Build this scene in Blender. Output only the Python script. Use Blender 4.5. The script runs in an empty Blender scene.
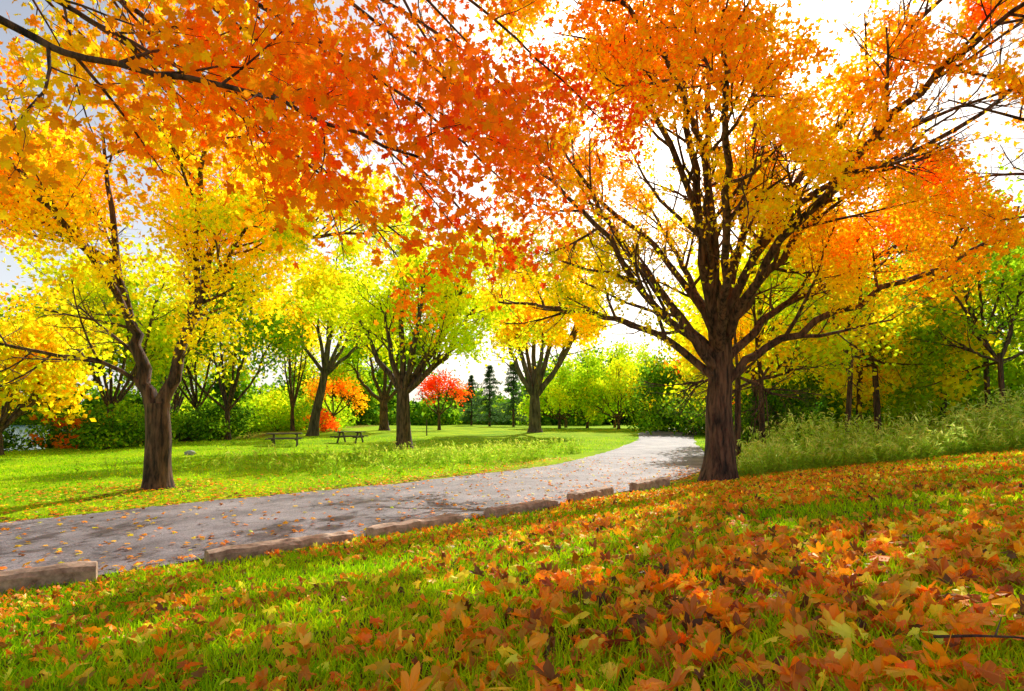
import bpy, math, random
import numpy as np
from mathutils import Vector
rng=np.random.default_rng(7); random.seed(7)
scene=bpy.context.scene
COL=scene.collection
EL_SUN,AZ_SUN=math.radians(36),math.radians(18.7)
SUN=np.array([math.sin(AZ_SUN)*math.cos(EL_SUN),math.cos(AZ_SUN)*math.cos(EL_SUN),math.sin(EL_SUN)])

# ---------------------------------------------------------------- helpers
def mk_mesh(name,V,F,cols=None,mat=None,smooth=False,parent=None,extra=None):
    V=np.asarray(V,dtype=np.float32); F=np.asarray(F,dtype=np.int32)
    me=bpy.data.meshes.new(name)
    me.vertices.add(len(V)); me.vertices.foreach_set('co',V.ravel())
    k=F.shape[1]
    me.loops.add(F.size); me.loops.foreach_set('vertex_index',F.ravel())
    me.polygons.add(len(F))
    me.polygons.foreach_set('loop_start',np.arange(0,F.size,k,dtype=np.int32))
    me.polygons.foreach_set('loop_total',np.full(len(F),k,dtype=np.int32))
    me.polygons.foreach_set('use_smooth',np.full(len(F),smooth,dtype=bool))
    me.update(calc_edges=True)
    if cols is not None:
        a=me.color_attributes.new('Col','FLOAT_COLOR','POINT')
        c=np.ones((len(V),4),dtype=np.float32); c[:,:3]=cols
        a.data.foreach_set('color',c.ravel())
    if extra is not None:
        for nm,arr in extra.items():
            a=me.attributes.new(nm,'FLOAT','POINT'); a.data.foreach_set('value',np.asarray(arr,dtype=np.float32))
    if mat: me.materials.append(mat)
    ob=bpy.data.objects.new(name,me); COL.objects.link(ob)
    if parent: ob.parent=parent
    return ob
def empty(name,loc=(0,0,0)):
    e=bpy.data.objects.new(name,None); COL.objects.link(e); e.empty_display_size=.3
    return e
def sstep(a,b,x):
    t=np.clip((np.asarray(x,dtype=float)-a)/(b-a),0,1); return t*t*(3-2*t)
def noise(P,f=1.0,s=0.0):
    x,y,z=P[:,0]*f+s,P[:,1]*f+s*1.7,P[:,2]*f+s*.6
    n=(np.sin(x*1.3+2.1*np.sin(y*.9+z*.5))+np.sin(y*1.7+1.7*np.sin(z*1.1+x*.6))+np.sin(z*1.5+1.9*np.sin(x*.8-y*.7))
       +.6*np.sin(x*3.1+y*2.3-z*1.2)+.6*np.sin(-x*2.2+y*3.7+z*2.9))
    return n/4.2
_u=np.cross(SUN,[0,0,1.]); _u/=np.linalg.norm(_u); _v=np.cross(SUN,_u)
def gaps(P,thr=-.02,f=1.2):
    """crown gaps the sunlight gets through: False where the crown is open"""
    a=P@_u; b=P@_v
    Q=np.column_stack([a,b*1.2,0*a+.01*P[:,1]])
    n=.6*noise(Q,f*.62,3)+.55*noise(Q,f*1.9,9)
    return (n>thr)|(rng.random(len(P))<.03)

# ---------------------------------------------------------------- terrain
def sdist(x,y): return (x+5)*.69-(y-5.5)*.72
def terr(x,y):
    x=np.asarray(x,dtype=float); y=np.asarray(y,dtype=float)
    s=np.maximum(sdist(x,y)-.1,0)
    z=1.5*(1-np.exp(-(s/7.2)**1.35))
    z=z+.7*sstep(25,75,y)
    z=z+.12*np.sin(x*.31+1)*np.sin(y*.23)*sstep(0,8,-(x-y*.12+3))
    sh=-27-.08*np.maximum(y-40,0)
    dip=sstep(0,7,sh-x)*sstep(18,30,y)
    z=z*(1-dip)-2.4*dip
    return z
EL=np.array([(-28.4,-11),(-18.4,-1),(-8.6,9.0),(-6.3,11.2),(-4.2,13),(-1.6,16),(1.35,20.2),(3.4,25),(5.6,31),(9.3,42),(13,56),(22,72),(40,84)],float)
ER=np.array([(-24.8,-14.6),(-14.8,-4.6),(-4.9,5.2),(-2.6,7.0),(-.9,8.8),(1.2,11.2),(3.9,14.6),(6.2,18.5),(8.9,26),(13.4,42),(18,54),(26,67),(42,78)],float)
def catmull(P,n):
    P=np.asarray(P,float); out=[]
    Q=np.vstack([2*P[0]-P[1],P,2*P[-1]-P[-2]])
    for i in range(1,len(Q)-2):
        for t in np.linspace(0,1,n,endpoint=False):
            p0,p1,p2,p3=Q[i-1],Q[i],Q[i+1],Q[i+2]
            out.append(.5*((2*p1)+(-p0+p2)*t+(2*p0-5*p1+4*p2-p3)*t*t+(-p0+3*p1-3*p2+p3)*t**3))
    out.append(P[-1]); return np.array(out)
rl=catmull(EL,14); rr=catmull(ER,14); rc=(rl+rr)/2; rw=np.linalg.norm(rl-rr,axis=1)/2
def road_d(x,y):
    """signed distance to road edge (negative on the road)"""
    x=np.asarray(x,float); y=np.asarray(y,float); out=np.full(x.shape,1e9)
    for c,w in zip(rc[::2],rw[::2]):
        out=np.minimum(out,np.hypot(x-c[0],y-c[1])-w)
    return out
def gz(x,y): return float(terr(np.array([x]),np.array([y]))[0])

# ---------------------------------------------------------------- materials
def newmat(name):
    m=bpy.data.materials.new(name); m.use_nodes=True; nt=m.node_tree; nt.nodes.clear()
    o=nt.nodes.new('ShaderNodeOutputMaterial'); return m,nt,o
def N(nt,t,**kw):
    n=nt.nodes.new(t)
    for k,v in kw.items():
        if k in n.inputs: n.inputs[k].default_value=v
        else: setattr(n,k,v)
    return n
def ramp(nt,stops):
    r=nt.nodes.new('ShaderNodeValToRGB'); e=r.color_ramp.elements
    e[0].position=stops[0][0]; e[0].color=(*stops[0][1],1)
    e[1].position=stops[-1][0]; e[1].color=(*stops[-1][1],1)
    for p,c in stops[1:-1]:
        x=e.new(p); x.color=(*c,1)
    return r
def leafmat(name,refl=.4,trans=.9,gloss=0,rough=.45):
    """thin leaf: diffuse plus translucent, boosted to glow brighter than the light it receives"""
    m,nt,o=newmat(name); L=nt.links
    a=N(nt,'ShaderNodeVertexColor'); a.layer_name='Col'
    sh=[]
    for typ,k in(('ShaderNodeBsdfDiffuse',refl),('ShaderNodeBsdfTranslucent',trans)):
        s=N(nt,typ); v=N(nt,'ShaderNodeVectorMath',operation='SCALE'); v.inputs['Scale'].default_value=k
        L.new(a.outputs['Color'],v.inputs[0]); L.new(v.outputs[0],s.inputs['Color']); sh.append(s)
    ad=N(nt,'ShaderNodeAddShader'); L.new(sh[0].outputs[0],ad.inputs[0]); L.new(sh[1].outputs[0],ad.inputs[1])  # summed, not mixed: gives foliage added brightness beyond the incoming light
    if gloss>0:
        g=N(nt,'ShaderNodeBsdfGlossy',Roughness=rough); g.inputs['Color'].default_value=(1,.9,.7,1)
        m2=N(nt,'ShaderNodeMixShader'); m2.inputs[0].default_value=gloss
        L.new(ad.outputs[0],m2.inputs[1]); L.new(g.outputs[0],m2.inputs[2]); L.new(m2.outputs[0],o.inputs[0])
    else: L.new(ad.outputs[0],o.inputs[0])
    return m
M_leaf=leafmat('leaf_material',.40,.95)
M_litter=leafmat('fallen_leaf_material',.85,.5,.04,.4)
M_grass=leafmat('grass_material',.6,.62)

def barkmat(name,c1,c2,sc=9):
    m,nt,o=newmat(name); L=nt.links
    tc=N(nt,'ShaderNodeTexCoord'); mp=N(nt,'ShaderNodeMapping'); mp.inputs['Scale'].default_value=(1,1,.16)
    L.new(tc.outputs['Object'],mp.inputs[0])
    n=N(nt,'ShaderNodeTexNoise',Scale=sc,Detail=6,Roughness=.65); L.new(mp.outputs[0],n.inputs['Vector'])
    n2=N(nt,'ShaderNodeTexNoise',Scale=1.3,Detail=3); L.new(tc.outputs['Object'],n2.inputs['Vector'])
    r=ramp(nt,[(.38,c1),(.62,c2)]); L.new(n.outputs[0],r.inputs[0])
    mm=N(nt,'ShaderNodeMixRGB',blend_type='MULTIPLY'); mm.inputs[0].default_value=.6
    r2=ramp(nt,[(.3,(.5,.5,.5)),(.7,(1.2,1.15,1.0))]); L.new(n2.outputs[0],r2.inputs[0])
    L.new(r.outputs[0],mm.inputs[1]); L.new(r2.outputs[0],mm.inputs[2])
    b=N(nt,'ShaderNodeBsdfPrincipled',Roughness=.9); L.new(mm.outputs[0],b.inputs['Base Color'])
    bp=N(nt,'ShaderNodeBump',Strength=1,Distance=.06); L.new(n.outputs[0],bp.inputs['Height']); L.new(bp.outputs[0],b.inputs['Normal'])
    L.new(b.outputs[0],o.inputs[0]); return m
M_bark=barkmat('bark_material',(.018,.011,.008),(.21,.115,.07),11)
M_bark2=barkmat('grey_bark_material',(.05,.035,.025),(.2,.15,.10),6)

def groundmat():
    m,nt,o=newmat('ground_material'); L=nt.links
    tc=N(nt,'ShaderNodeTexCoord')
    n1=N(nt,'ShaderNodeTexNoise',Scale=.35,Detail=6,Roughness=.6); L.new(tc.outputs['Object'],n1.inputs['Vector'])
    n2=N(nt,'ShaderNodeTexNoise',Scale=14,Detail=5,Roughness=.7); L.new(tc.outputs['Object'],n2.inputs['Vector'])
    r1=ramp(nt,[(.3,(.20,.42,.003)),(.52,(.40,.62,.004)),(.72,(.60,.74,.006))]); L.new(n1.outputs[0],r1.inputs[0])
    r2=ramp(nt,[(.3,(.5,.5,.45)),(.7,(1.2,1.2,1.2))]); L.new(n2.outputs[0],r2.inputs[0])
    mm=N(nt,'ShaderNodeMixRGB',blend_type='MULTIPLY'); mm.inputs[0].default_value=1
    L.new(r1.outputs[0],mm.inputs[1]); L.new(r2.outputs[0],mm.inputs[2])
    at=N(nt,'ShaderNodeAttribute'); at.attribute_name='litter'
    n3=N(nt,'ShaderNodeTexNoise',Scale=3.0,Detail=8,Roughness=.75); L.new(tc.outputs['Object'],n3.inputs['Vector'])
    ad=N(nt,'ShaderNodeMath',operation='ADD'); L.new(n3.outputs[0],ad.inputs[0]); 
    ml=N(nt,'ShaderNodeMath',operation='MULTIPLY'); L.new(at.outputs['Fac'],ml.inputs[0]); ml.inputs[1].default_value=.5
    L.new(ml.outputs[0],ad.inputs[1])
    rr_=ramp(nt,[(.72,(0,0,0)),(.82,(1,1,1))]); L.new(ad.outputs[0],rr_.inputs[0])
    v=N(nt,'ShaderNodeTexVoronoi',Scale=13); L.new(tc.outputs['Object'],v.inputs['Vector'])
    sx=N(nt,'ShaderNodeSeparateColor'); L.new(v.outputs['Color'],sx.inputs[0])
    rl_=ramp(nt,[(.0,(.03,.02,.012)),(.5,(.10,.05,.012)),(.8,(.35,.11,.012)),(1,(.6,.32,.02))]); L.new(sx.outputs[0],rl_.inputs[0])
    mx=N(nt,'ShaderNodeMixRGB'); L.new(rr_.outputs[0],mx.inputs[0]); L.new(mm.outputs[0],mx.inputs[1]); L.new(rl_.outputs[0],mx.inputs[2])
    b=N(nt,'ShaderNodeBsdfPrincipled',Roughness=.95); L.new(mx.outputs[0],b.inputs['Base Color'])
    b.inputs['Specular IOR Level'].default_value=.05
    bp=N(nt,'ShaderNodeBump',Strength=.7,Distance=.05); L.new(n2.outputs[0],bp.inputs['Height']); L.new(bp.outputs[0],b.inputs['Normal'])
    L.new(b.outputs[0],o.inputs[0]); return m
M_ground=groundmat()
def asphalt():
    m,nt,o=newmat('asphalt_material'); L=nt.links
    tc=N(nt,'ShaderNodeTexCoord')
    n1=N(nt,'ShaderNodeTexNoise',Scale=45,Detail=5,Roughness=.85); n2=N(nt,'ShaderNodeTexNoise',Scale=.8,Detail=6,Roughness=.65)
    for n in(n1,n2): L.new(tc.outputs['Object'],n.inputs['Vector'])
    r1=ramp(nt,[(.34,(.12,.105,.115)),(.66,(.55,.50,.53))]); L.new(n1.outputs[0],r1.inputs[0])
    r2=ramp(nt,[(.32,(.42,.40,.40)),(.68,(1.1,1.1,1.1))]); L.new(n2.outputs[0],r2.inputs[0])
    mm=N(nt,'ShaderNodeMixRGB',blend_type='MULTIPLY'); mm.inputs[0].default_value=1
    L.new(r1.outputs[0],mm.inputs[1]); L.new(r2.outputs[0],mm.inputs[2])
    v=N(nt,'ShaderNodeTexVoronoi',Scale=.55,feature='DISTANCE_TO_EDGE')
    nd=N(nt,'ShaderNodeTexNoise',Scale=2,Detail=4); L.new(tc.outputs['Object'],nd.inputs['Vector'])
    va=N(nt,'ShaderNodeVectorMath',operation='ADD'); L.new(tc.outputs['Object'],va.inputs[0]); L.new(nd.outputs['Color'],va.inputs[1]); L.new(va.outputs[0],v.inputs['Vector'])
    rc_=ramp(nt,[(.0,(.35,.35,.35)),(.014,(1,1,1))]); L.new(v.outputs['Distance'],rc_.inputs[0])
    m2=N(nt,'ShaderNodeMixRGB',blend_type='MULTIPLY'); m2.inputs[0].default_value=.8
    L.new(mm.outputs[0],m2.inputs[1]); L.new(rc_.outputs[0],m2.inputs[2])
    b=N(nt,'ShaderNodeBsdfPrincipled',Roughness=.7); L.new(m2.outputs[0],b.inputs['Base Color']); b.inputs['Specular IOR Level'].default_value=.3
    bp=N(nt,'ShaderNodeBump',Strength=.9,Distance=.015); L.new(n1.outputs[0],bp.inputs['Height']); L.new(bp.outputs[0],b.inputs['Normal'])
    L.new(b.outputs[0],o.inputs[0]); return m
M_road=asphalt()
def simple(name,c1,c2,sc,stretch=(1,1,1),rough=.85,bump=.4):
    m,nt,o=newmat(name); L=nt.links
    tc=N(nt,'ShaderNodeTexCoord'); mp=N(nt,'ShaderNodeMapping'); mp.inputs['Scale'].default_value=stretch
    L.new(tc.outputs['Object'],mp.inputs[0])
    n=N(nt,'ShaderNodeTexNoise',Scale=sc,Detail=7,Roughness=.7); L.new(mp.outputs[0],n.inputs['Vector'])
    r=ramp(nt,[(.3,c1),(.7,c2)]); L.new(n.outputs[0],r.inputs[0])
    b=N(nt,'ShaderNodeBsdfPrincipled',Roughness=rough); L.new(r.outputs[0],b.inputs['Base Color'])
    bp=N(nt,'ShaderNodeBump',Strength=bump,Distance=.02); L.new(n.outputs[0],bp.inputs['Height']); L.new(bp.outputs[0],b.inputs['Normal'])
    L.new(b.outputs[0],o.inputs[0]); return m
M_timber=simple('weathered_timber',(.20,.12,.075),(.78,.56,.40),9,(1,1,1),.85,.8)
M_wood=simple('table_wood',(.05,.035,.025),(.15,.11,.08),12)
M_rock=simple('rock_material',(.25,.24,.22),(.5,.48,.45),6)
def water():
    m,nt,o=newmat('water_material'); L=nt.links
    tc=N(nt,'ShaderNodeTexCoord'); n=N(nt,'ShaderNodeTexNoise',Scale=1.2,Detail=4); L.new(tc.outputs['Object'],n.inputs['Vector'])
    b=N(nt,'ShaderNodeBsdfPrincipled',Roughness=.12); b.inputs['Base Color'].default_value=(.04,.09,.16,1)
    bp=N(nt,'ShaderNodeBump',Strength=.5,Distance=.08); L.new(n.outputs[0],bp.inputs['Height']); L.new(bp.outputs[0],b.inputs['Normal'])
    L.new(b.outputs[0],o.inputs[0]); return m
M_water=water()

# ---------------------------------------------------------------- ground, road, lake
def axis(n,half,k): 
    u=np.linspace(-1,1,n); return half*np.sinh(k*u)/np.sinh(k)
gx=axis(341,900,6.2); gy=axis(341,900,6.2)+8
X,Y=np.meshgrid(gx,gy); xf,yf=X.ravel(),Y.ravel()
zf=terr(xf,yf)
nx=len(gx); i=np.arange(nx-1); II,JJ=np.meshgrid(i,i); q=(JJ*nx+II).ravel()
F=np.stack([q,q+1,q+nx+1,q+nx],1)
rd=road_d(xf,yf); s=sdist(xf,yf)
lit=np.where(s>0,.62,0)*sstep(30,14,np.hypot(xf,yf))
lit=np.maximum(lit,.55*sstep(2.2,.2,rd)*sstep(30,16,yf))
lit=np.maximum(lit,.5*sstep(3,1,np.hypot(xf+8.4,yf-13)))
lit=np.maximum(lit,.7*sstep(0,4,xf-.36*yf-4)*sstep(17,21,yf))
lit=np.maximum(lit,.6*sstep(-17,-22,xf)*sstep(26,34,yf))
mk_mesh('ground',np.stack([xf,yf,zf],1),F,mat=M_ground,smooth=True,extra={'litter':lit})
W=9; rows=[]
for a,b in zip(rl,rr):
    for t in np.linspace(0,1,W):
        p=a+(b-a)*t
        if t in(0,1): p=p+(a-b)/np.linalg.norm(a-b)*rng.normal(0,.07)
        crown=.03*(1-(2*t-1)**2)
        rows.append((p[0],p[1],gz(*p)+.015+crown))
n=len(rl); ii,jj=np.meshgrid(np.arange(W-1),np.arange(n-1)); q=(jj*W+ii).ravel()
mk_mesh('road',rows,np.stack([q,q+1,q+W+1,q+W],1),mat=M_road,smooth=True)
me=bpy.data.meshes.new('lake'); me.from_pydata([(-700,22,-1.15),(-27,22,-1.15),(-27,60,-1.15),(-60,460,-1.15),(-700,460,-1.15)],[],[(0,1,2,3,4)])
me.materials.append(M_water); COL.objects.link(bpy.data.objects.new('lake',me))

# ---------------------------------------------------------------- leaf templates
def maple_detailed(curl=.12,asym=0.):
    A=(-.26,.26); B=(-.22,.53); A2=(.26,.26); B2=(.22,.53)
    lob=[((.0,.08),(-.16,.0),(-.34,-.04),(-.38,.14),A),
         (A,(-.44,.28),(-.58,.48),(-.40,.56),B),
         (B,(-.26,.76),(0,1.0),(.26,.76),B2),
         (B2,(.40,.56),(.58,.48),(.44,.28),A2),
         (A2,(.38,.14),(.34,-.04),(.16,.0),(0,.08))]
    V=[(0,.30)];F=[]
    for l in lob:
        b=len(V); V+=list(l)
        F+=[(0,b+2,b+1,b),(0,b+4,b+3,b+2)]
    b=len(V); V+=[(-.012,.12),(.012,.12),(.01,-.45),(-.01,-.45)]; F.append((b,b+1,b+2,b+3))
    V=np.array(V); r2=(V[:,0]**2+(V[:,1]-.3)**2)
    z=-curl*r2*2.2+.12*np.abs(V[:,0])+curl*.35*np.sin(V[:,0]*7+V[:,1]*3)
    x=V[:,0]; y=V[:,1]-.3
    if asym:   # one side folded over: a dried, crumpled leaf
        m=x>0; z=z+np.where(m,asym*x*1.6,0); x=np.where(m,x*(1-.55*abs(asym)),x)
        y=y*(1-.2*abs(asym))+.15*asym*x
    return np.column_stack([x,y,z]),np.array(F)
def maple_simple():
    V=[(0,.25),(0,0),(-.5,.25),(-.17,.5),(0,1),(.17,.5),(.5,.25)]
    F=[(0,3,2,1),(0,5,4,3),(0,1,6,5)]
    V=np.array(V,float); z=.15*np.abs(V[:,0])-.12*(V[:,1]-.4)**2
    return np.column_stack([V[:,0],V[:,1]-.4,z]),np.array(F)
def rhomb(w=.35):
    V=np.array([(0,-.5,0),(w,0,.06),(0,.5,0),(-w,0,.06)],float); return V,np.array([(0,1,2,3)])
T_MD=maple_detailed(.15); T_MC=maple_detailed(.55,.9); T_MC2=maple_detailed(-.45,-.7); T_MC3=maple_detailed(.4,.3); T_MS=maple_simple(); T_R=rhomb(.36); T_N=rhomb(.12)
def instance(T,P,S,up=.6,cols=None,jit=None):
    V0,F0=T; n=len(P)
    nrm=rng.normal(0,1,(n,3)); nrm[:,2]=np.abs(nrm[:,2])*.6+up; nrm/=np.linalg.norm(nrm,axis=1)[:,None]
    a=rng.normal(0,1,(n,3)); u=np.cross(a,nrm); u/=np.linalg.norm(u,axis=1)[:,None]; v=np.cross(nrm,u)
    S=np.asarray(S)[:,None,None]
    V=P[:,None,:]+S*(V0[None,:,0:1]*u[:,None,:]+V0[None,:,1:2]*v[:,None,:]+V0[None,:,2:3]*nrm[:,None,:])
    F=F0[None]+ (np.arange(n)*len(V0))[:,None,None]
    C=np.repeat(cols,len(V0),axis=0) if cols is not None else None
    return V.reshape(-1,3),F.reshape(-1,4),C
YG=(.66,.74,.010); YE=(.97,.77,.012); GO=(.97,.56,.008); OR=(.97,.34,.008); RO=(.96,.19,.010); RE=(.90,.08,.012)
GR=(.18,.36,.010); DG=(.04,.12,.010); LG=(.44,.60,.012)
def palette(stops,u,jit=.08):
    st=np.array(stops,float); u=np.clip(u,0,.9999)*(len(st)-1); i=u.astype(int); f=(u-i)[:,None]
    c=st[i]*(1-f)+st[i+1]*f
    c*= (1+rng.normal(0,jit*1.6,(len(u),1))); c*=(1+rng.normal(0,jit,(len(u),3)))
    return np.clip(c,.003,.98)

# ---------------------------------------------------------------- trees
class Tree:
    def __init__(s): s.V=[];s.F=[];s.n=0;s.tips=[]
    def tube(s,pts,r,k):
        pts=np.asarray(pts,float); r=np.asarray(r,float); m=len(pts)
        t=np.gradient(pts,axis=0); t/=np.linalg.norm(t,axis=1)[:,None]+1e-9
        d=pts[-1]-pts[0]; ref=np.array([1.,0,0]) if abs(d[0])<.6*np.linalg.norm(d) else np.array([0,1.,0])
        u=np.cross(t,ref); u/=np.linalg.norm(u,axis=1)[:,None]+1e-9; v=np.cross(t,u)
        a=np.arange(k)*2*math.pi/k
        rr=r[:,None]*np.ones(k)[None]
        if k>=8: rr=rr*(1+.07*np.sin(a*3+pts[:,2:3]*.6)+.05*np.sin(a*5+1+pts[:,2:3]*1.5))
        R=pts[:,None]+rr[:,:,None]*(np.cos(a)[None,:,None]*u[:,None]+np.sin(a)[None,:,None]*v[:,None])
        s.V.append(R.reshape(-1,3))
        i=np.arange(m-1)[:,None]*k; j=np.arange(k)[None]; j2=(j+1)%k
        f=np.stack([i+j,i+j2,i+k+j2,i+k+j],-1).reshape(-1,4)+s.n
        s.F.append(f); s.n+=m*k
def rv(): return np.array([random.gauss(0,1),random.gauss(0,1),random.gauss(0,1)])
def unit(v): return v/(math.sqrt(v[0]*v[0]+v[1]*v[1]+v[2]*v[2])+1e-9)
def path(p,d,L,n,wob,trop):
    pts=[p];d=unit(d)
    for i in range(n):
        d=unit(d+rv()*wob+np.array([0,0,trop])); p=p+d*L/n; pts.append(p)
    return pts
def spawn(T,pts,rs,lev,sp,t0=.25):
    pts=np.asarray(pts); m=len(pts)-1
    nch=sp['n'][lev]
    for k in range(nch):
        t=t0+(1-t0)*(k+random.random())/nch; x=min(t*m,m-1e-4); i=int(x); f=x-i
        p=pts[i]*(1-f)+pts[i+1]*f; tg=unit(pts[i+1]-pts[i]); r=rs[i]*(1-f)+rs[i+1]*f
        pr=rv(); pr[2]*=.6; pr=unit(pr-tg*np.dot(pr,tg)); a=math.radians(random.uniform(28,62))
        d=tg*math.cos(a)+pr*math.sin(a)
        L=sp['L'][lev]*random.uniform(.65,1.25)*(1.1-.45*t)
        rc=min(r*.62,sp['r'][lev]*random.uniform(.8,1.2)*(1.1-.4*t))
        nseg=sp.get('seg',4)
        q=path(p,d,L,nseg,.13,sp['trop'][lev])
        rad=np.linspace(rc,rc*.35,nseg+1); T.tube(q,rad,(5,4,3,3)[lev])
        if lev==len(sp['n'])-1: T.tips+=q[1:]
        else: spawn(T,q,rad,lev+1,sp,.2)
def limb(T,pts,r0,r1,k=8,sp=None,t0=.3):
    q=catmull(pts,4); 
    if k>6: q[2:-1]+=np.array([[random.gauss(0,1) for _ in range(3)] for _ in range(len(q)-3)])*min(.05,r0*.35)
    rs=np.linspace(r0,r1,len(q)); T.tube(q,rs,k)
    if sp: spawn(T,q,rs,0,sp,t0)
def trunk(T,pts,r0,r1,flare=1.55,k=14):
    q=catmull(pts,5); t=np.linspace(0,1,len(q)); rs=r0+(r1-r0)*t; rs*=1+(flare-1)*np.exp(-t*9)
    T.tube(q,rs,k)
def finish(T,name,nleaf,sig,size,colfn,tmpl,bark=M_bark,up=.5,keep=None,gap=None):
    e=empty(name)
    mk_mesh('trunk_and_branches',np.vstack(T.V),np.vstack(T.F),mat=bark,smooth=True,parent=e)
    tp=np.array(T.tips)
    if keep is not None: tp=tp[keep(tp)]
    P=np.repeat(tp,max(1,int(nleaf//len(tp))+1),axis=0); rng.shuffle(P); P=P[:int(nleaf)]
    P=P+rng.normal(0,sig,P.shape)
    P=P[P[:,2]>terr(P[:,0],P[:,1])+.3]
    if gap is not None: P=P[gaps(P,gap)]
    c=colfn(P); S=size*rng.uniform(.65,1.25,len(P))
    V,F,C=instance(tmpl,P,S,up,c)
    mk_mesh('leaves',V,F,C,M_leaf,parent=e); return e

# --- main maple on the right of the drive
T=Tree(); bx,by=5.3,14.6
g=gz(bx,by)-.1
trunk(T,[(bx,by,g),(bx+.02,by,1.0),(bx-.02,by,2.0),(bx+.05,by,3.2),(bx,by+.05,4.3)],.37,.25)
sp=dict(n=[9,6,5],L=[2.4,1.15,.6],r=[.055,.02,.008],trop=[.10,.04,-.03])
LM=[ ([(5.2,14.5,2.9),(4.5,14.2,3.6),(3.2,13.6,4.6),(1.9,13,6.1),(.6,12.6,7.1)],.13),
 ([(5.2,14.5,3.2),(4.5,15,4.2),(3.4,15.6,6.0),(2.2,16,8.0),(1.4,16,9.3)],.14),
 ([(5.2,14.5,3.7),(4.7,14.0,5.4),(4.3,13.4,7.4),(3.8,12.8,9.4),(3.4,12.4,11.3)],.15),
 ([(5.3,14.6,4.1),(5.15,14.6,6),(5.05,14.8,8),(5.1,14.9,10.6),(5.2,15,13)],.17),
 ([(5.35,14.6,3.9),(5.8,14.9,5.5),(6.4,15.4,7.3),(6.7,15.7,9.8),(6.9,16,12)],.15),
 ([(5.4,14.6,3.5),(6.1,14.3,4.9),(7.3,13.8,6.5),(8.7,13.2,8.4),(9.8,12.8,9.6)],.14),
 ([(5.45,14.6,2.5),(6.2,14.5,3.3),(7.6,14.2,4.0),(9.6,13.8,5.0),(12,13.3,6.2),(13.6,13,6.6)],.12),
 ([(5.45,14.6,3.1),(6.6,15,4.2),(8.4,15.6,5.2),(10.4,16.2,6.3),(12,16.6,7.2)],.12),
 ([(5.15,14.5,2.7),(4.1,15,3.7),(2.6,15.8,4.5),(1.0,16.4,4.9),(-.4,16.8,5.1)],.11),
 ([(5.25,14.4,3.4),(4.9,13.1,4.8),(4.3,11.4,6.2),(3.7,9.8,7.2),(3.2,8.6,7.8)],.12),
 ([(5.35,14.4,3.6),(5.8,13,5.2),(6.6,11.2,6.6),(7.3,9.6,7.6),(7.9,8.6,8.0)],.12),
 ([(5.3,14.7,3.6),(5.2,16,5.2),(4.9,17.8,7.2),(4.5,19,9)],.12),
 ([(5.35,14.7,3.6),(6.3,16.2,5.2),(7.6,17.8,7.0),(8.6,19,8.6)],.12),
 ([(5.25,14.5,3.9),(4.7,13.8,5.8),(3.2,12.6,8.4),(1.9,11.6,10)],.12),
 ([(5.35,14.5,4.0),(6.1,13.6,6.2),(7.8,12.4,9.0),(9.2,11.6,10.8)],.12),
 ([(5.2,14.5,4.2),(4.6,13.2,7),(3.0,11.2,8.8),(1.2,9.6,9.2)],.10),
 ([(5.4,14.5,4.2),(6.6,13.4,6.6),(9,12.4,7.6),(11,11.8,8.8)],.10),
 ([(5.2,14.6,4.0),(4.0,16,6.5),(2.4,17.6,8.6),(1.2,18.6,10)],.10)]
for p,r in LM: limb(T,p,r,.03,8,sp,.25)
def cmain(P):
    u=.25+.075*(P[:,2]-5.2)+.06*np.maximum(P[:,0]-6,0)+.05*np.maximum(12-P[:,1],0)+.26*noise(P,.9)+rng.normal(0,.11,len(P))
    return palette([LG,YG,YE,YE,GO,OR,OR,RO],.09+.91*np.minimum(u,.86+rng.normal(0,.06,len(P))))
finish(T,'maple_tree',190000,.22,.105,cmain,T_MS,up=.2,gap=.11)

# --- maple on the left by the drive
T=Tree(); bx,by=-8.4,13.5; g=gz(bx,by)-.1
trunk(T,[(bx,by,g),(bx,by,.6),(bx+.03,by,1.2),(bx,by,2.0)],.27,.25,1.5)
sp=dict(n=[8,6,5],L=[2.0,1.0,.55],r=[.05,.018,.008],trop=[.08,.03,-.03])
for p,r in [([(-8.45,13.5,1.7),(-8.75,13.5,2.8),(-8.95,13.4,3.9),(-9.3,13.3,6),(-9.5,13.2,8.4)],.19),
 ([(-8.35,13.5,1.7),(-8.1,13.5,2.6),(-7.7,13.6,4.0),(-7.25,13.7,5.6),(-6.8,13.8,7.4)],.18),
 ([(-7.9,13.5,3.2),(-7.3,13.2,4.2),(-6.5,12.8,5.2),(-5.5,12.4,6.2)],.09),
 ([(-8.6,13.5,2.3),(-9.3,13.2,2.9),(-10.6,12.8,3.1),(-12.2,12.4,3.5)],.06),
 ([(-7.9,13.6,3.4),(-7.9,14.4,5),(-7.8,15.4,7.2),(-7.6,16,8.6)],.10),
 ([(-9.0,13.4,4),(-9.9,13.6,5.4),(-11.2,13.8,6.8),(-12.4,14,7.6)],.09),
 ([(-8.9,13.4,3.8),(-9.2,12.4,5.2),(-9.6,11,6.5),(-9.9,9.9,7.2)],.09),
 ([(-7.5,13.6,4.6),(-7.0,12.6,5.8),(-6.2,11.4,7),(-5.4,10.6,7.6)],.08),
 ([(-7.5,13.6,4.6),(-6.3,14.2,5.8),(-5,14.8,6.4),(-3.8,15.2,6.6)],.08),
 ([(-9.2,13.3,5.2),(-10.4,12.6,6),(-11.8,11.8,6.4)],.08)]:
    limb(T,p,r,.028,8,sp,.3)
def cleft(P):
    u=.42+.07*(P[:,2]-5)-.04*(P[:,0]+8)+.26*noise(P,.8,3)+rng.normal(0,.10,len(P))
    return palette([LG,YG,YE,YE,GO,OR,OR],u)
finish(T,'maple_tree',68000,.22,.115,cleft,T_MS,up=.2,gap=-.04)

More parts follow.
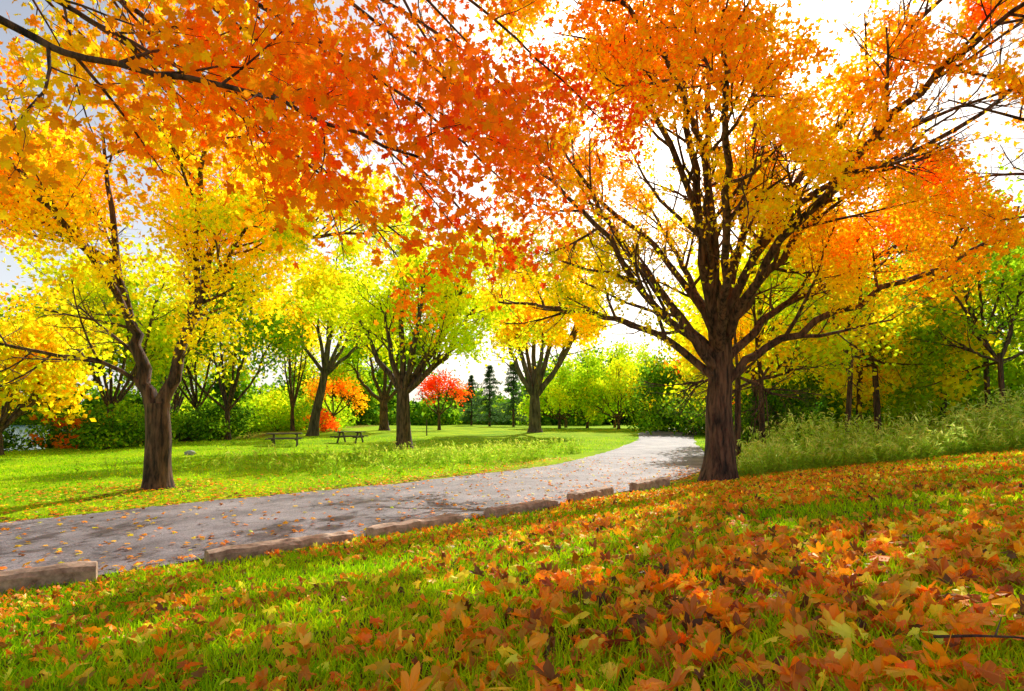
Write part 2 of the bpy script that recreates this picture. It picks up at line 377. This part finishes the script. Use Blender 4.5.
# --- overhanging maple, trunk just outside the left of the view
T=Tree(); bx,by=-5.6,1.4; g=gz(bx,by)-.1
trunk(T,[(bx,by,g),(bx,by,1.5),(bx+.1,by+.05,3.2),(bx+.2,by+.1,5),(bx+.3,by+.2,7)],.30,.14)
sp=dict(n=[10,5],L=[1.2,.55],r=[.015,.005],trop=[.0,-.02])
for p,r in [([(-5.5,1.4,3.4),(-4.6,2.6,4.6),(-3.5,3.9,4.35),(-3.0,4.0,4.15),(-2.0,4.0,3.95),(-1.28,4.0,3.7),(-.5,4.1,3.4)],.036),
 ([(-5.5,1.4,3.6),(-4.6,2.8,4.8),(-3.7,4.2,4.9),(-2.8,4.6,4.5),(-1.9,5.0,4.3)],.028),
 ([(-5.4,1.4,4.2),(-4.4,3.2,5.6),(-3.2,5.2,5.9),(-2.0,5.8,5.5),(-1.0,6.2,5.0),(-.1,6.4,4.3)],.04),
 ([(-5.4,1.5,4.6),(-4.2,3.6,6.4),(-2.6,5.8,6.6),(-.8,6.8,6.2),(.3,7.4,5.5)],.04),
 ([(-5.4,1.5,5.0),(-4.0,3.2,6.6),(-2.4,4.8,6.6),(-1.2,5.4,6.0),(-.4,5.8,5.4)],.035),
 ([(-5.4,1.4,4.6),(-5.0,3.4,5.9),(-4.7,5.2,6.5),(-4.3,6.2,6.3)],.035),
 ([(-5.4,1.4,4.9),(-5.0,3.6,6.6),(-4.4,5.8,7.2),(-3.2,7.6,6.8),(-2.2,8.6,5.9)],.04),
 ([(-5.3,1.4,5.4),(-3.6,3.8,7.6),(-2.2,6.8,8.0),(-1.2,8.6,7.2),(-.6,9.6,6.2)],.04),
 ([(-5.4,1.4,3.8),(-4.8,3.2,5.2),(-4.0,4.6,5.2),(-3.0,5.5,4.8),(-2.1,6.2,4.3),(-1.2,6.8,3.7)],.035),
 ([(-5.4,1.4,4.4),(-4.2,3.8,5.8),(-2.8,6,5.7),(-1.4,7.2,5.0),(-.6,7.8,4.4),(-.1,8.1,4.0)],.035),
 ([(-5.4,1.4,4.8),(-3.8,4.2,6.6),(-1.8,7,6.6),(-.2,8.2,5.9),(.7,8.8,5.2)],.035),
 ([(-5.3,1.4,5.2),(-3.4,4.4,7.4),(-1.2,7.4,7.6),(.4,8.8,7.2),(1.6,9.6,6.6)],.035),
 ([(-5.4,1.4,4.2),(-4.4,3.6,5.4),(-3.2,5.8,5.3),(-2.2,7.2,4.6),(-1.6,8,3.9)],.035),
 ([(-5.3,1.2,5.4),(-4.2,.6,7.0),(-2.6,0,8.2)],.06),([(-5.5,1.2,5.0),(-6.8,0,6.5),(-8,-1,7.4)],.06)]:
    limb(T,p,r,.009,7,sp,.35)
def cover(P):
    xs=P[:,0]/np.maximum(P[:,1],1)
    u=.38+.52*(xs+.62)+.24*noise(P,1.1,5)+rng.normal(0,.14,len(P))
    return palette([YE,YE,GO,OR,OR,OR,RO,RO,RE],u)
finish(T,'maple_tree',30000,.17,.074,cover,T_MD,up=.2,gap=.03)

# --- maple just outside the right of the view, branches reaching in
T=Tree(); bx,by=12.6,9.0; g=gz(bx,by)-.1
trunk(T,[(bx,by,g),(bx,by,2.5),(bx-.1,by,4.2),(bx,by+.1,6.5)],.3,.16)
sp=dict(n=[9,6],L=[1.5,.7],r=[.022,.007],trop=[.03,-.02])
for p,r in [([(12.5,9,3.8),(11,9.2,5.4),(9,9.4,6.4),(7.2,9.4,6.9)],.07),
 ([(12.5,9,4.2),(11.2,10,5.2),(10,10.8,5.5),(8.8,11.4,5.4)],.06),
 ([(12.5,9,4.6),(10.8,9.6,6.8),(8.6,10,7.6),(6.6,10,8.0)],.06),
 ([(12.5,9,4.4),(11.5,10.6,6),(10.6,12,6.8),(9.8,13,7)],.06),
 ([(12.5,9,5.2),(11,9.4,7.6),(9.6,9.6,9)],.07),([(12.6,9,5.2),(14,8.4,7),(15.4,8,8)],.08),([(12.6,9,4.6),(13,7.6,6.4),(13.4,6,7.6)],.08)]:
    limb(T,p,r,.012,6,sp,.3)
def cr(P):
    u=.42+.28*noise(P,.9,8)+rng.normal(0,.1,len(P)); return palette([YE,GO,GO,OR,RO],u)
finish(T,'maple_tree',19000,.24,.09,cr,T_MD,up=.2,gap=.09)

# --- mid-ground park trees
def parktree(name,x,y,h,r,limbs,pal,nleaf,size,crown_from,spL=(3.2,1.5,.8),seed=0,bark=M_bark,sig=.35,fork=3.2,lean=(0,0),tm=T_R,nn=[7,5,4],thr=-.35):
    random.seed(seed+100)
    T=Tree(); g=gz(x,y)-.15
    fx,fy=x+lean[0],y+lean[1]
    trunk(T,[(x,y,g),(x+lean[0]*.3,y+lean[1]*.3,g+fork*.35),(x+lean[0]*.7,y+lean[1]*.7,g+fork*.75),(fx,fy,g+fork*1.1)],r,r*.72,1.5,10)
    sp=dict(n=nn,L=list(spL),r=[.07,.03,.012],trop=[.08,.03,-.02],seg=3)
    for (dx,dy,dz) in limbs:
        e=np.array([fx+dx,fy+dy,g+dz]); b=np.array([fx,fy,g+fork])
        mid=b+(e-b)*.45+np.array([dx*.12,dy*.12,0]); m2=b+(e-b)*.75
        limb(T,[b,mid,m2,e],r*.45,.04,7,sp,.3)
    return finish(T,name,nleaf,sig,size,pal,tm,bark,up=.2,keep=lambda tp:(tp[:,2]>crown_from)&(noise(tp,.9,seed)>thr))
def pf(stops,b=.45,a=.25,f=.4,s=0):
    return lambda P: palette(stops,b+a*noise(P,f,s)+rng.normal(0,.1,len(P)))
parktree('maple_tree',-6.2,32.5,13,.45,[(-1.3,0,8.5),(-.4,1,12),(2.2,-.5,5.5),(4.2,0,8.3),(1.5,-1,10.5),(-2.8,1,7.8),(.5,2.5,9),(3,2,10.5),(4.5,1,12)],pf([GR,YG,YG,YE,GO],.5,.35,.4,1),21000,.22,5.2,seed=1,fork=3.3,thr=-.2)
parktree('ash_tree',-17.6,50,17,.42,[(-1,0,14),(2.5,0,13),(.8,1,17),(-3.5,1,11),(4.5,-1,10),(1,-2,12),(2,3,12)],pf([LG,YG,YE,GO],.5,.3,.3,2),11000,.34,6,seed=2,fork=5.5,lean=(1.2,0),bark=M_bark2,thr=-.2)
parktree('oak_tree',-13.5,60,12,.5,[(-2,0,10),(2,0,10),(0,1,13),(-4,0,7.5),(4,0,8)],pf([DG,GR,LG,YG],.5,.3,.3,3),9000,.36,3.5,seed=3,fork=3)
parktree('maple_tree',2.2,55,15,.62,[(-2.6,0,8.6),(3.6,0,9.6),(-3.6,0,12),(5,0,12.5),(0,1,15),(1,-2,12),(-1,3,12),(-3,0,16),(3,0,17),(6,0,15)],pf([YG,YE,YE,GO],.4,.25,.3,4),20000,.36,9,seed=4,fork=3.4,bark=M_bark2,thr=-.2)
parktree('maple_tree',-8.2,64,7,.2,[(-1,0,5),(1.2,0,5.2),(0,0,6.8),(-2,0,4),(2.2,0,4.2),(0,-1.4,5)],pf([OR,RO,RE,RE],.5,.3,.6,5),2400,.24,2.4,spL=(1.5,.9,.5),seed=5,fork=1.8,thr=0)
parktree('maple_tree',-19.5,62,6,.2,[(-1.5,0,5),(1.5,0,5),(0,0,6),(2.5,0,4),(-2.5,0,4)],pf([YG,GO,OR,RO],.5,.3,.6,6),2500,.28,1.5,spL=(1.5,.9,.5),seed=6,fork=1.5,thr=-.1)
parktree('maple_tree',20.2,62,10,.25,[(-1.5,0,8),(2,0,8),(0,0,11),(3,0,6),(-3,0,6),(0,-2,8)],pf([GO,OR,OR,RO],.45,.3,.5,7),8000,.36,1.5,spL=(2.2,1.2,.6),seed=7,fork=1.6)
for i,(x,y,h) in enumerate([(5.5,66,6),(9,68,8),(13,72,10),(7,74,8),(12,64,7),(16.5,70,9)]):
    parktree('willow_tree',x,y,h,.2,[(-1.8,0,h*.6),(1.8,0,h*.7),(0,0,h),(2.6,0,h*.45),(-2.6,0,h*.4),(0,-2,h*.6)],pf([GR,LG,YG,YE],.4+.05*i,.35,.5,i),4600,.32,.8,spL=(2.2,1.2,.6),seed=60+i,fork=1.2,thr=-.2)
k=20
rs=random.Random(5)
for (x,y,h,st) in [(-24,34,11,'y'),(-29,36,12,'g'),(-31,33,9,'o'),(-21,42,12,'g'),(-26,47,13,'y'),(-31,52,14,'g'),(-36,58,15,'g'),(-22,57,14,'y'),(-23.5,26,5.5,'o')]:
    st_={'y':[GR,YG,YE,YE],'g':[DG,GR,LG,YG],'o':[GR,YG,GO,OR]}[st]; k+=1
    lb=[(rs.uniform(-3,3),rs.uniform(-2.5,2.5),h*rs.uniform(.5,1)) for _ in range(7)]
    parktree(('willow_tree','ash_tree')[k%2],x,y,h,.22,lb,pf(st_,.5,.35,.35,k),7500,.3,1.8,seed=k,fork=2.2 if h>6 else 1.2,sig=.45,nn=[6,4,4],spL=(3.2,1.5,.8) if h>6 else (1.8,1,.6))
# right-hand woodland: tall thin trunks
rs=random.Random(11)
wood=[(7.2,18.2),(8.6,19.5),(12.9,22),(11.2,26),(15.5,24),(18.5,22),(20.5,27),(14.2,31),(24,25),(18,34),(25,34),(13.3,36),(30,31),(22,40),(17.8,20.5),(22.4,21),(29,40),(20,48),(27,50),(36,44),(34,55),(26,60),(17,40),(17,28),(21,31),(26,29),(33,36),(12.4,29)]
for (x,y) in wood:
    k+=1; near=y<23; h=1.6+.29*y+rs.uniform(-.8,1.8)
    if x<10: h=7
    lo=3.6 if near else 1.8
    lb=[(rs.uniform(-2.4,2.4),rs.uniform(-2,2),h*rs.uniform(.35,1)) for _ in range(7)]
    st_=[[GR,LG,YG,YE],[LG,YG,YE,YE],[YG,YE,GO,OR],[GR,LG,YG,YE]][k%4]
    if x/y>.72: st_=[[DG,GR,LG,YG],[GR,LG,YG,YE]][k%2]
    parktree('birch_tree' if k%3 else 'maple_tree',x,y,h,.11 if near else .14,lb,pf(st_,.5,.4,.4,k),4600 if near else 5600,.17 if near else .25,lo,spL=(2.0,1.0,.6),seed=k,fork=h*.45,sig=.35,lean=(rs.uniform(-.4,.4),0),tm=T_R,nn=[5,4,4],thr=-.1)

# --- conifers
def conifer(x,y,h,R,seed):
    random.seed(seed); T=Tree(); g=gz(x,y)-.1
    T.tube([(x,y,g),(x,y,g+h*.5),(x,y,g+h)],[.2,.12,.02],8); P=[]
    z=1.2
    while z<h:
        rad=R*(1-z/h)**.7*random.uniform(.6,1.2)
        for a in range(6):
            an=random.uniform(0,6.28); d=np.array([math.cos(an),math.sin(an),random.uniform(-.1,.25)])*random.uniform(.7,1.1)
            q=[np.array([x,y,g+z])+d*rad*t+np.array([0,0,-.12*rad*t*t]) for t in(0,.5,1)]
            T.tube(q,[.03,.02,.008],3)
            for t in np.linspace(.15,1,9): P.append(np.array([x,y,g+z])+d*rad*t+np.array([0,0,-.12*rad*t*t]))
        z+=.6
    e=empty('pine_tree'); mk_mesh('trunk_and_branches',np.vstack(T.V),np.vstack(T.F),mat=M_bark,parent=e)
    P=np.repeat(np.array(P),6,axis=0); P+=rng.normal(0,.14,P.shape)
    V,F,C=instance(T_N,P,rng.uniform(.3,.5,len(P)),.3,palette([(.04,.09,.03),(.10,.17,.05)],rng.random(len(P))))
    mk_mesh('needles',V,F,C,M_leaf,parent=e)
conifer(-3.4,86,9.5,3.8,1); conifer(.2,82,9.4,3.8,2); conifer(-7,98,8.5,3.2,3); conifer(2.6,95,7,3,4)

# --- shrubs & understorey
def shrub(name,items,stops,dens,size,seed=0,tm=T_R):
    Ps=[]
    T=Tree(); random.seed(seed)
    for (x,y,r,h) in items:
        g=gz(x,y); n=int(dens*r*h)
        m=9; cen=np.array([(x+random.gauss(0,.5)*r,y+random.gauss(0,.5)*r,g+h*random.betavariate(1.3,1.7)) for _ in range(m*3)])
        for c in cen: T.tube([(x+random.gauss(0,.1)*r,y,g-.1),((x+c[0])/2,(y+c[1])/2,g+(c[2]-g)*.6),c],[.03,.02,.008],3)
        idx=rng.integers(0,len(cen),n); P=cen[idx]+rng.normal(0,1,(n,3))*np.array([r*.2,r*.2,h*.11])
        Ps.append(P[P[:,2]>g+.02])
    P=np.vstack(Ps); e=empty(name); mk_mesh('stems',np.vstack(T.V),np.vstack(T.F),mat=M_bark,parent=e)
    u=.5+.35*noise(P,.5,seed)+rng.normal(0,.12,len(P))
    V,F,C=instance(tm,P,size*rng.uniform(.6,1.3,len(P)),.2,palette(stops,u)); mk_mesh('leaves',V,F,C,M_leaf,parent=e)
rs=random.Random(3)
shrub('woodland_shrubs',[(11+i*1.5+rs.uniform(-.6,.6),23.5+rs.uniform(-1,5)+(i%3)*3,rs.uniform(1.2,2.2),rs.uniform(1.4,4.2)) for i in range(19)],[DG,DG,GR,LG,YG],480,.17,1)
shrub('woodland_shrubs',[(15+rs.uniform(0,28),33+rs.uniform(0,26),rs.uniform(2,3.5),rs.uniform(3,7)) for i in range(38)],[DG,DG,GR,LG,YG],240,.32,2)
shrub('lakeside_shrubs',[(-21.5-rs.uniform(0,9),28+rs.uniform(0,20),rs.uniform(1.3,2.4),rs.uniform(1.3,3.0)) for i in range(22)],[DG,DG,GR,LG,YG],330,.22,4)
shrub('lakeside_shrubs',[(-20-rs.uniform(0,14),54+rs.uniform(0,22),rs.uniform(2,3.2),rs.uniform(2.4,4.2)) for i in range(20)],[DG,GR,LG,YG,YE],230,.32,5)
shrub('orange_shrub',[(-18.6,56,1.4,2.0),(-25,33,1.3,1.8)],[YE,OR,RO,RE],300,.24,6)
shrub('orange_shrub',[(19.5,50,1.8,4)],[GO,OR,RO],350,.3,8)
items=[]
for i in range(70):
    x=-78+i*2.6+rs.uniform(-1.5,1.5); y=100+rs.uniform(0,26); a=x/y
    h=rs.uniform(8,15)
    if -.22<a<.03: h=rs.uniform(2.5,4.5)
    items.append((x,y,rs.uniform(3,4.5),h))
shrub('distant_trees',items,[DG,DG,GR,LG,YG],90,.8,9)
items=[(x,350+rs.uniform(0,60),16,rs.uniform(14,22)) for x in range(-620,260,17)]
shrub('distant_trees',items,[DG,GR,LG],7,3.2,10)

# ---------------------------------------------------------------- tall weeds
def weeds(name,P2,hmin,hmax,stops,nl=16,ls=.11,H=None):
    n=len(P2); z=terr(P2[:,0],P2[:,1]); 
    if H is None: H=rng.uniform(hmin,hmax,n)
    lean=rng.normal(0,.16,(n,2))*H[:,None]
    B=np.column_stack([P2,z]); Tp=np.column_stack([P2+lean,z+H])
    w=.007
    an=rng.uniform(0,3.14,n); o=np.column_stack([np.cos(an)*w,np.sin(an)*w,np.zeros(n)])
    V=np.stack([B-o,B+o,Tp+o*.4,Tp-o*.4],1).reshape(-1,3); F=np.arange(4*n).reshape(-1,4)
    Cs=np.tile(np.array([.3,.36,.06]),(4*n,1))
    t=rng.uniform(.15,1,(n,nl)); P=B[:,None]*(1-t[...,None])+Tp[:,None]*t[...,None]; P=P.reshape(-1,3)+rng.normal(0,.04,(n*nl,3))
    V2,F2,C2=instance(T_N,P,ls*rng.uniform(.7,1.5,len(P)),.2,palette(stops,.35*rng.random(len(P))+.65*t.ravel()**2))
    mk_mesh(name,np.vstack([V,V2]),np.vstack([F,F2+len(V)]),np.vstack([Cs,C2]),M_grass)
n=5200; x=rng.uniform(5.9,26,n); t=rng.uniform(0,1,n)**1.1; y=15.9-.12*(x-6)+t*5.5+.5*np.sin(x*1.7)
P3=np.column_stack([x,y,0*x]); nz=noise(P3,1.1,4)
ok=(nz+rng.normal(0,.3,n)>-.3)&(road_d(x,y)>.5); x,y,t,nz=x[ok],y[ok],t[ok],nz[ok]
H=(.35+.95*np.sqrt(t)+.55*np.clip(nz,-.5,1))*rng.uniform(.6,1.4,len(x))*sstep(3,11,x)**.3
weeds('goldenrod_weeds',np.column_stack([x,y]),0,0,[(.24,.42,.03),(.50,.68,.05),(.90,.92,.30)],15,.15,H=np.clip(H,.25,2.2))
cl=[]
for (cx,cy,sx,sy,m) in [(-6.2,17.2,2.6,.6,110),(-1.8,21.5,2.2,.9,300),(.8,23.6,1.4,.8,240),(-3.5,19.6,1.6,.6,80),(3,27.5,.9,.8,100),(8.6,22,.8,1.6,260)]:
    cl.append(np.column_stack([rng.normal(cx,sx,m),rng.normal(cy,sy,m)]))
cl=np.vstack(cl); cl=cl[road_d(cl[:,0],cl[:,1])>.3]
weeds('tall_grass_weeds',cl,.2,.8,[(.24,.44,.02),(.46,.64,.03),(.8,.80,.16)],14,.13)

# ---------------------------------------------------------------- grass
def grass(name,x,y,h,w,stops,b=.44):
    n=len(x); z=terr(x,y)-.01; B=np.column_stack([x,y,z]); an=rng.uniform(0,6.28,n)
    o=np.column_stack([np.cos(an),np.sin(an),np.zeros(n)])*w[:,None]
    l=rng.normal(0,.45,(n,2))*h[:,None]
    Mid=B+np.column_stack([l*.35,h*.6]); Tp=B+np.column_stack([l,h])
    V=np.stack([B-o,B+o,Mid+o*.8,Mid-o*.8,Tp+o*.15,Tp-o*.15],1).reshape(-1,3)
    i=np.arange(n)*6; F=np.concatenate([np.stack([i,i+1,i+2,i+3],1),np.stack([i+3,i+2,i+4,i+5],1)])
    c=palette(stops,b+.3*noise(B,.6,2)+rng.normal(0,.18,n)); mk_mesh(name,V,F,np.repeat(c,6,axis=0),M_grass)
n=190000
y=np.exp(rng.uniform(math.log(.8),math.log(45),n)); x=rng.uniform(-1,1,n)*(1.1*y+1.0)
d=road_d(x,y); ok=(d>.02+rng.uniform(0,.3,n)**2)&(x>-27)&~((x>7)&(y>19)&(x>.36*y+1)); x,y=x[ok],y[ok]
h=rng.uniform(.025,.065,len(x))*(1+y/30)*np.where(sdist(x,y)<0,.7,1); w=.0016+.0010*y*rng.uniform(.7,1.2,len(x))
w=np.minimum(w,.02)
grass('grass',x,y,h,w,[(.09,.28,.004),(.28,.56,.005),(.52,.74,.006),(.74,.78,.01)])

# ---------------------------------------------------------------- fallen leaves
def fallen(name,x,y,size,T,zoff,stops,u0=.5,up=2.0):
    P=np.column_stack([x,y,terr(x,y)+zoff])
    c=palette(stops,u0+.22*noise(P,1.2,4)+rng.normal(0,.28,len(x)),.14)
    return instance(T,P,size,up,c)
def dens(x,y):
    P=np.column_stack([x,y,0*x]); nz=noise(P,.9,1)+.5*noise(P,2.7,6)
    d=.32+.55*nz
    d+=.85*sstep(-1.6,1.0,x-.15*y)*sstep(5.2,2.4,y)
    d+=.35*sstep(5.5,1.0,np.hypot(x-4.6,y-11.5)*.7)
    d-=.15*sstep(-1,-3,x)*sstep(7,4,y)
    d-=.35*sstep(.5,.2,np.abs(sdist(x,y)))
    return d
n=140000; x=rng.uniform(-6.5,17,n); y=rng.uniform(.25,17,n); s=sdist(x,y)
ok=(s>.18)&(rng.random(n)<dens(x,y)*.85*np.where(y>7,.6,1))&(np.abs(x)<1.15*y+1.0)&(road_d(x,y)>-.5); x,y=x[ok],y[ok]
stL=[(.14,.05,.012),(.42,.12,.015),(.80,.22,.010),(.96,.36,.010),(.95,.27,.010),(.97,.52,.02),(.97,.78,.06)]
parts=[]; q4=rng.integers(0,4,len(x))
for t_,T_ in enumerate((T_MC,T_MC2,T_MC3,T_MD)):
    m=q4==t_; parts.append(fallen('l',x[m],y[m],rng.uniform(.03,.10,m.sum())*np.where(x[m]-.15*y[m]>-.8,1.05,.78),T_,rng.uniform(.012,.05,m.sum()),stL,.55))
n=34000; x=rng.uniform(-14,6,n); y=rng.uniform(3,24,n); d=road_d(x,y)
pr=np.where(d<0,.10+.8*np.exp(d/.5)*(sdist(x,y)>-2.4)+.35*np.exp(d/.5),.6*np.exp(-d/1.8)*(sdist(x,y)<0))
pr=np.where((d>0)&(np.hypot(x+8.4,y-12.6)<2.6),.6,pr)
ok=(rng.random(n)<pr)&(np.abs(sdist(x,y))>.12); x,y=x[ok],y[ok]
parts.append(fallen('l',x,y,rng.uniform(.04,.09,len(x)),T_MD,np.where(road_d(x,y)<0,.06,.04),stL,.56,4))
off=0;Vs=[];Fs=[];Cs=[]
for V,F,C in parts: Vs.append(V);Fs.append(F+off);Cs.append(C);off+=len(V)
mk_mesh('fallen_leaves',np.vstack(Vs),np.vstack(Fs),np.vstack(Cs),M_litter)

# ---------------------------------------------------------------- timbers along the drive
def timber(a,b,seed):
    r=np.random.default_rng(seed); a=np.array(a,float); b=np.array(b,float); L=np.linalg.norm(b-a); d=(b-a)/L; nn=np.array([-d[1],d[0]])
    prof=[(-.125,0),(-.13,.14),(-.11,.18),(-.03,.195),(.05,.193),(.112,.178),(.13,.135),(.125,0)]
    m=16; V=[]
    for i in range(m):
        t=i/(m-1); c=a+d*L*t; sc=1-(.07 if i in(0,m-1) else 0); dz=r.normal(0,.005)
        for (u,z) in prof:
            p=c+nn*(u*sc+r.normal(0,.005)); V.append((p[0],p[1],z*sc*1.08+dz+ (-.04 if z==0 else r.normal(0,.004))))
    k=len(prof); F=[(i*k+j,i*k+(j+1)%k,(i+1)*k+(j+1)%k,(i+1)*k+j) for i in range(m-1) for j in range(k)]
    F=[tuple(reversed(f)) for f in F]+[tuple(range(k)),tuple(reversed(range((m-1)*k,m*k)))]
    me=bpy.data.meshes.new('timber_kerb'); me.from_pydata(V,[],F); me.materials.append(M_timber); me.update()
    o=bpy.data.objects.new('timber_kerb',me); COL.objects.link(o)
for i,(a,b) in enumerate([((-5.8,4.55),(-4.1,5.62)),((-3.27,6.1),(-2.05,7.18)),((-1.85,7.45),(-.80,8.52)),((-.36,9.02),(.74,10.15)),((1.15,10.95),(2.05,12.05)),((2.75,12.85),(3.75,13.9))]): timber(a,b,i)

# ---------------------------------------------------------------- picnic tables, rock, post, twig
def box(V,F,c,s,rot=0):
    b=len(V); ca,sa=math.cos(rot),math.sin(rot)
    for dx in(-1,1):
        for dy in(-1,1):
            for dz in(-1,1):
                V.append((c[0]+dx*s[0]/2,c[1]+(dy*s[1]/2)*ca-(dz*s[2]/2)*sa,c[2]+(dy*s[1]/2)*sa+(dz*s[2]/2)*ca))
    F+= [(b,b+1,b+3,b+2),(b+4,b+6,b+7,b+5),(b,b+4,b+5,b+1),(b+2,b+3,b+7,b+6),(b,b+2,b+6,b+4),(b+1,b+5,b+7,b+3)]
def picnic(x,y,rz):
    V=[];F=[]
    for i in range(5): box(V,F,(0,-.3+.15*i,.75),(1.95,.135,.06))
    for sy in(-1,1):
        for j in(0,1): box(V,F,(0,sy*(.66+.14*j),.45),(1.95,.13,.06))
    for sx in(-.65,.65):
        box(V,F,(sx,0,.69),(.09,.7,.05)); box(V,F,(sx,0,.39),(.05,1.6,.09))
        for sy in(-1,1): box(V,F,(sx+.06,sy*.38,.35),(.06,.12,.82),sy*.5)
    me=bpy.data.meshes.new('picnic_table'); me.from_pydata(V,[],F); me.materials.append(M_wood)
    o=bpy.data.objects.new('picnic_table',me); o.location=(x,y,gz(x,y)); o.rotation_euler=(0,0,rz); COL.objects.link(o)
picnic(-13.6,34,.3); picnic(-11.0,38.5,-.2)
import bmesh
def rock(x,y,r,seed):
    bm=bmesh.new(); bmesh.ops.create_icosphere(bm,subdivisions=3,radius=r); R=random.Random(seed)
    for v in bm.verts:
        c=v.co; f=1+.14*math.sin(c.x*9/r*.4+seed)+.12*math.sin(c.y*11/r*.4+c.z*5/r)+R.uniform(-.02,.02); v.co=Vector((c.x*f*1.3,c.y*f,c.z*f*.65))
    me=bpy.data.meshes.new('rock'); bm.to_mesh(me); me.materials.append(M_rock)
    o=bpy.data.objects.new('rock',me); o.location=(x,y,gz(x,y)+r*.3); COL.objects.link(o)
rock(-15,26.5,.22,1)
T=Tree(); T.tube([(-6.9,46,gz(-6.9,46)-.1),(-6.9,46,gz(-6.9,46)+.9),(-6.9,46,gz(-6.9,46)+1.35)],[.05,.05,.04],8)
mk_mesh('wooden_post',np.vstack(T.V),np.vstack(T.F),mat=M_wood)
T=Tree(); zt=lambda a,b:gz(a,b)+.06
T.tube([(1.20,1.62,zt(1.2,1.62)),(1.28,1.57,zt(1.28,1.57)+.012),(1.38,1.56,zt(1.38,1.56)+.004),(1.50,1.50,zt(1.5,1.5)-.01)],[.005,.004,.003,.002],6); T.tube([(1.33,1.565,zt(1.33,1.56)+.01),(1.42,1.65,zt(1.4,1.6)+.03)],[.003,.001],5)
mk_mesh('fallen_twig',np.vstack(T.V),np.vstack(T.F),mat=M_bark)

# ---------------------------------------------------------------- light, world, camera
D=Vector(SUN)
sun=bpy.data.lights.new('sun','SUN'); sun.energy=5; sun.angle=math.radians(.5); sun.color=(1,.95,.86)
so=bpy.data.objects.new('sun',sun); so.rotation_euler=D.to_track_quat('Z','Y').to_euler(); so.location=(10,20,30); COL.objects.link(so)
w=bpy.data.worlds.new('World'); scene.world=w; w.use_nodes=True; nt=w.node_tree
bg=nt.nodes['Background']; sk=nt.nodes.new('ShaderNodeTexSky'); sk.sky_type='NISHITA'; sk.sun_disc=False
sk.sun_elevation=EL_SUN; sk.sun_rotation=AZ_SUN; sk.dust_density=4; sk.air_density=1
# pale haze over the horizon
tc=nt.nodes.new('ShaderNodeTexCoord'); sx=nt.nodes.new('ShaderNodeSeparateXYZ'); nt.links.new(tc.outputs['Generated'],sx.inputs[0])
hz=nt.nodes.new('ShaderNodeMapRange'); hz.inputs['From Min'].default_value=0; hz.inputs['From Max'].default_value=.75; hz.inputs['To Min'].default_value=7.5; hz.inputs['To Max'].default_value=0
nt.links.new(sx.outputs['Z'],hz.inputs['Value'])
ad=nt.nodes.new('ShaderNodeVectorMath'); ad.operation='ADD'; nt.links.new(sk.outputs[0],ad.inputs[0]); nt.links.new(hz.outputs[0],ad.inputs[1])
nt.links.new(ad.outputs[0],bg.inputs[0]); bg.inputs[1].default_value=.09
cam=bpy.data.cameras.new('camera'); cam.lens=20; cam.sensor_width=36; cam.shift_y=.0732; cam.clip_end=3000; cam.clip_start=.05
co=bpy.data.objects.new('camera',cam); co.location=(0,0,1.6); co.rotation_euler=(math.radians(90),0,0); COL.objects.link(co)
scene.camera=co
scene.view_settings.view_transform='Standard'; scene.view_settings.look='None'; scene.view_settings.exposure=0
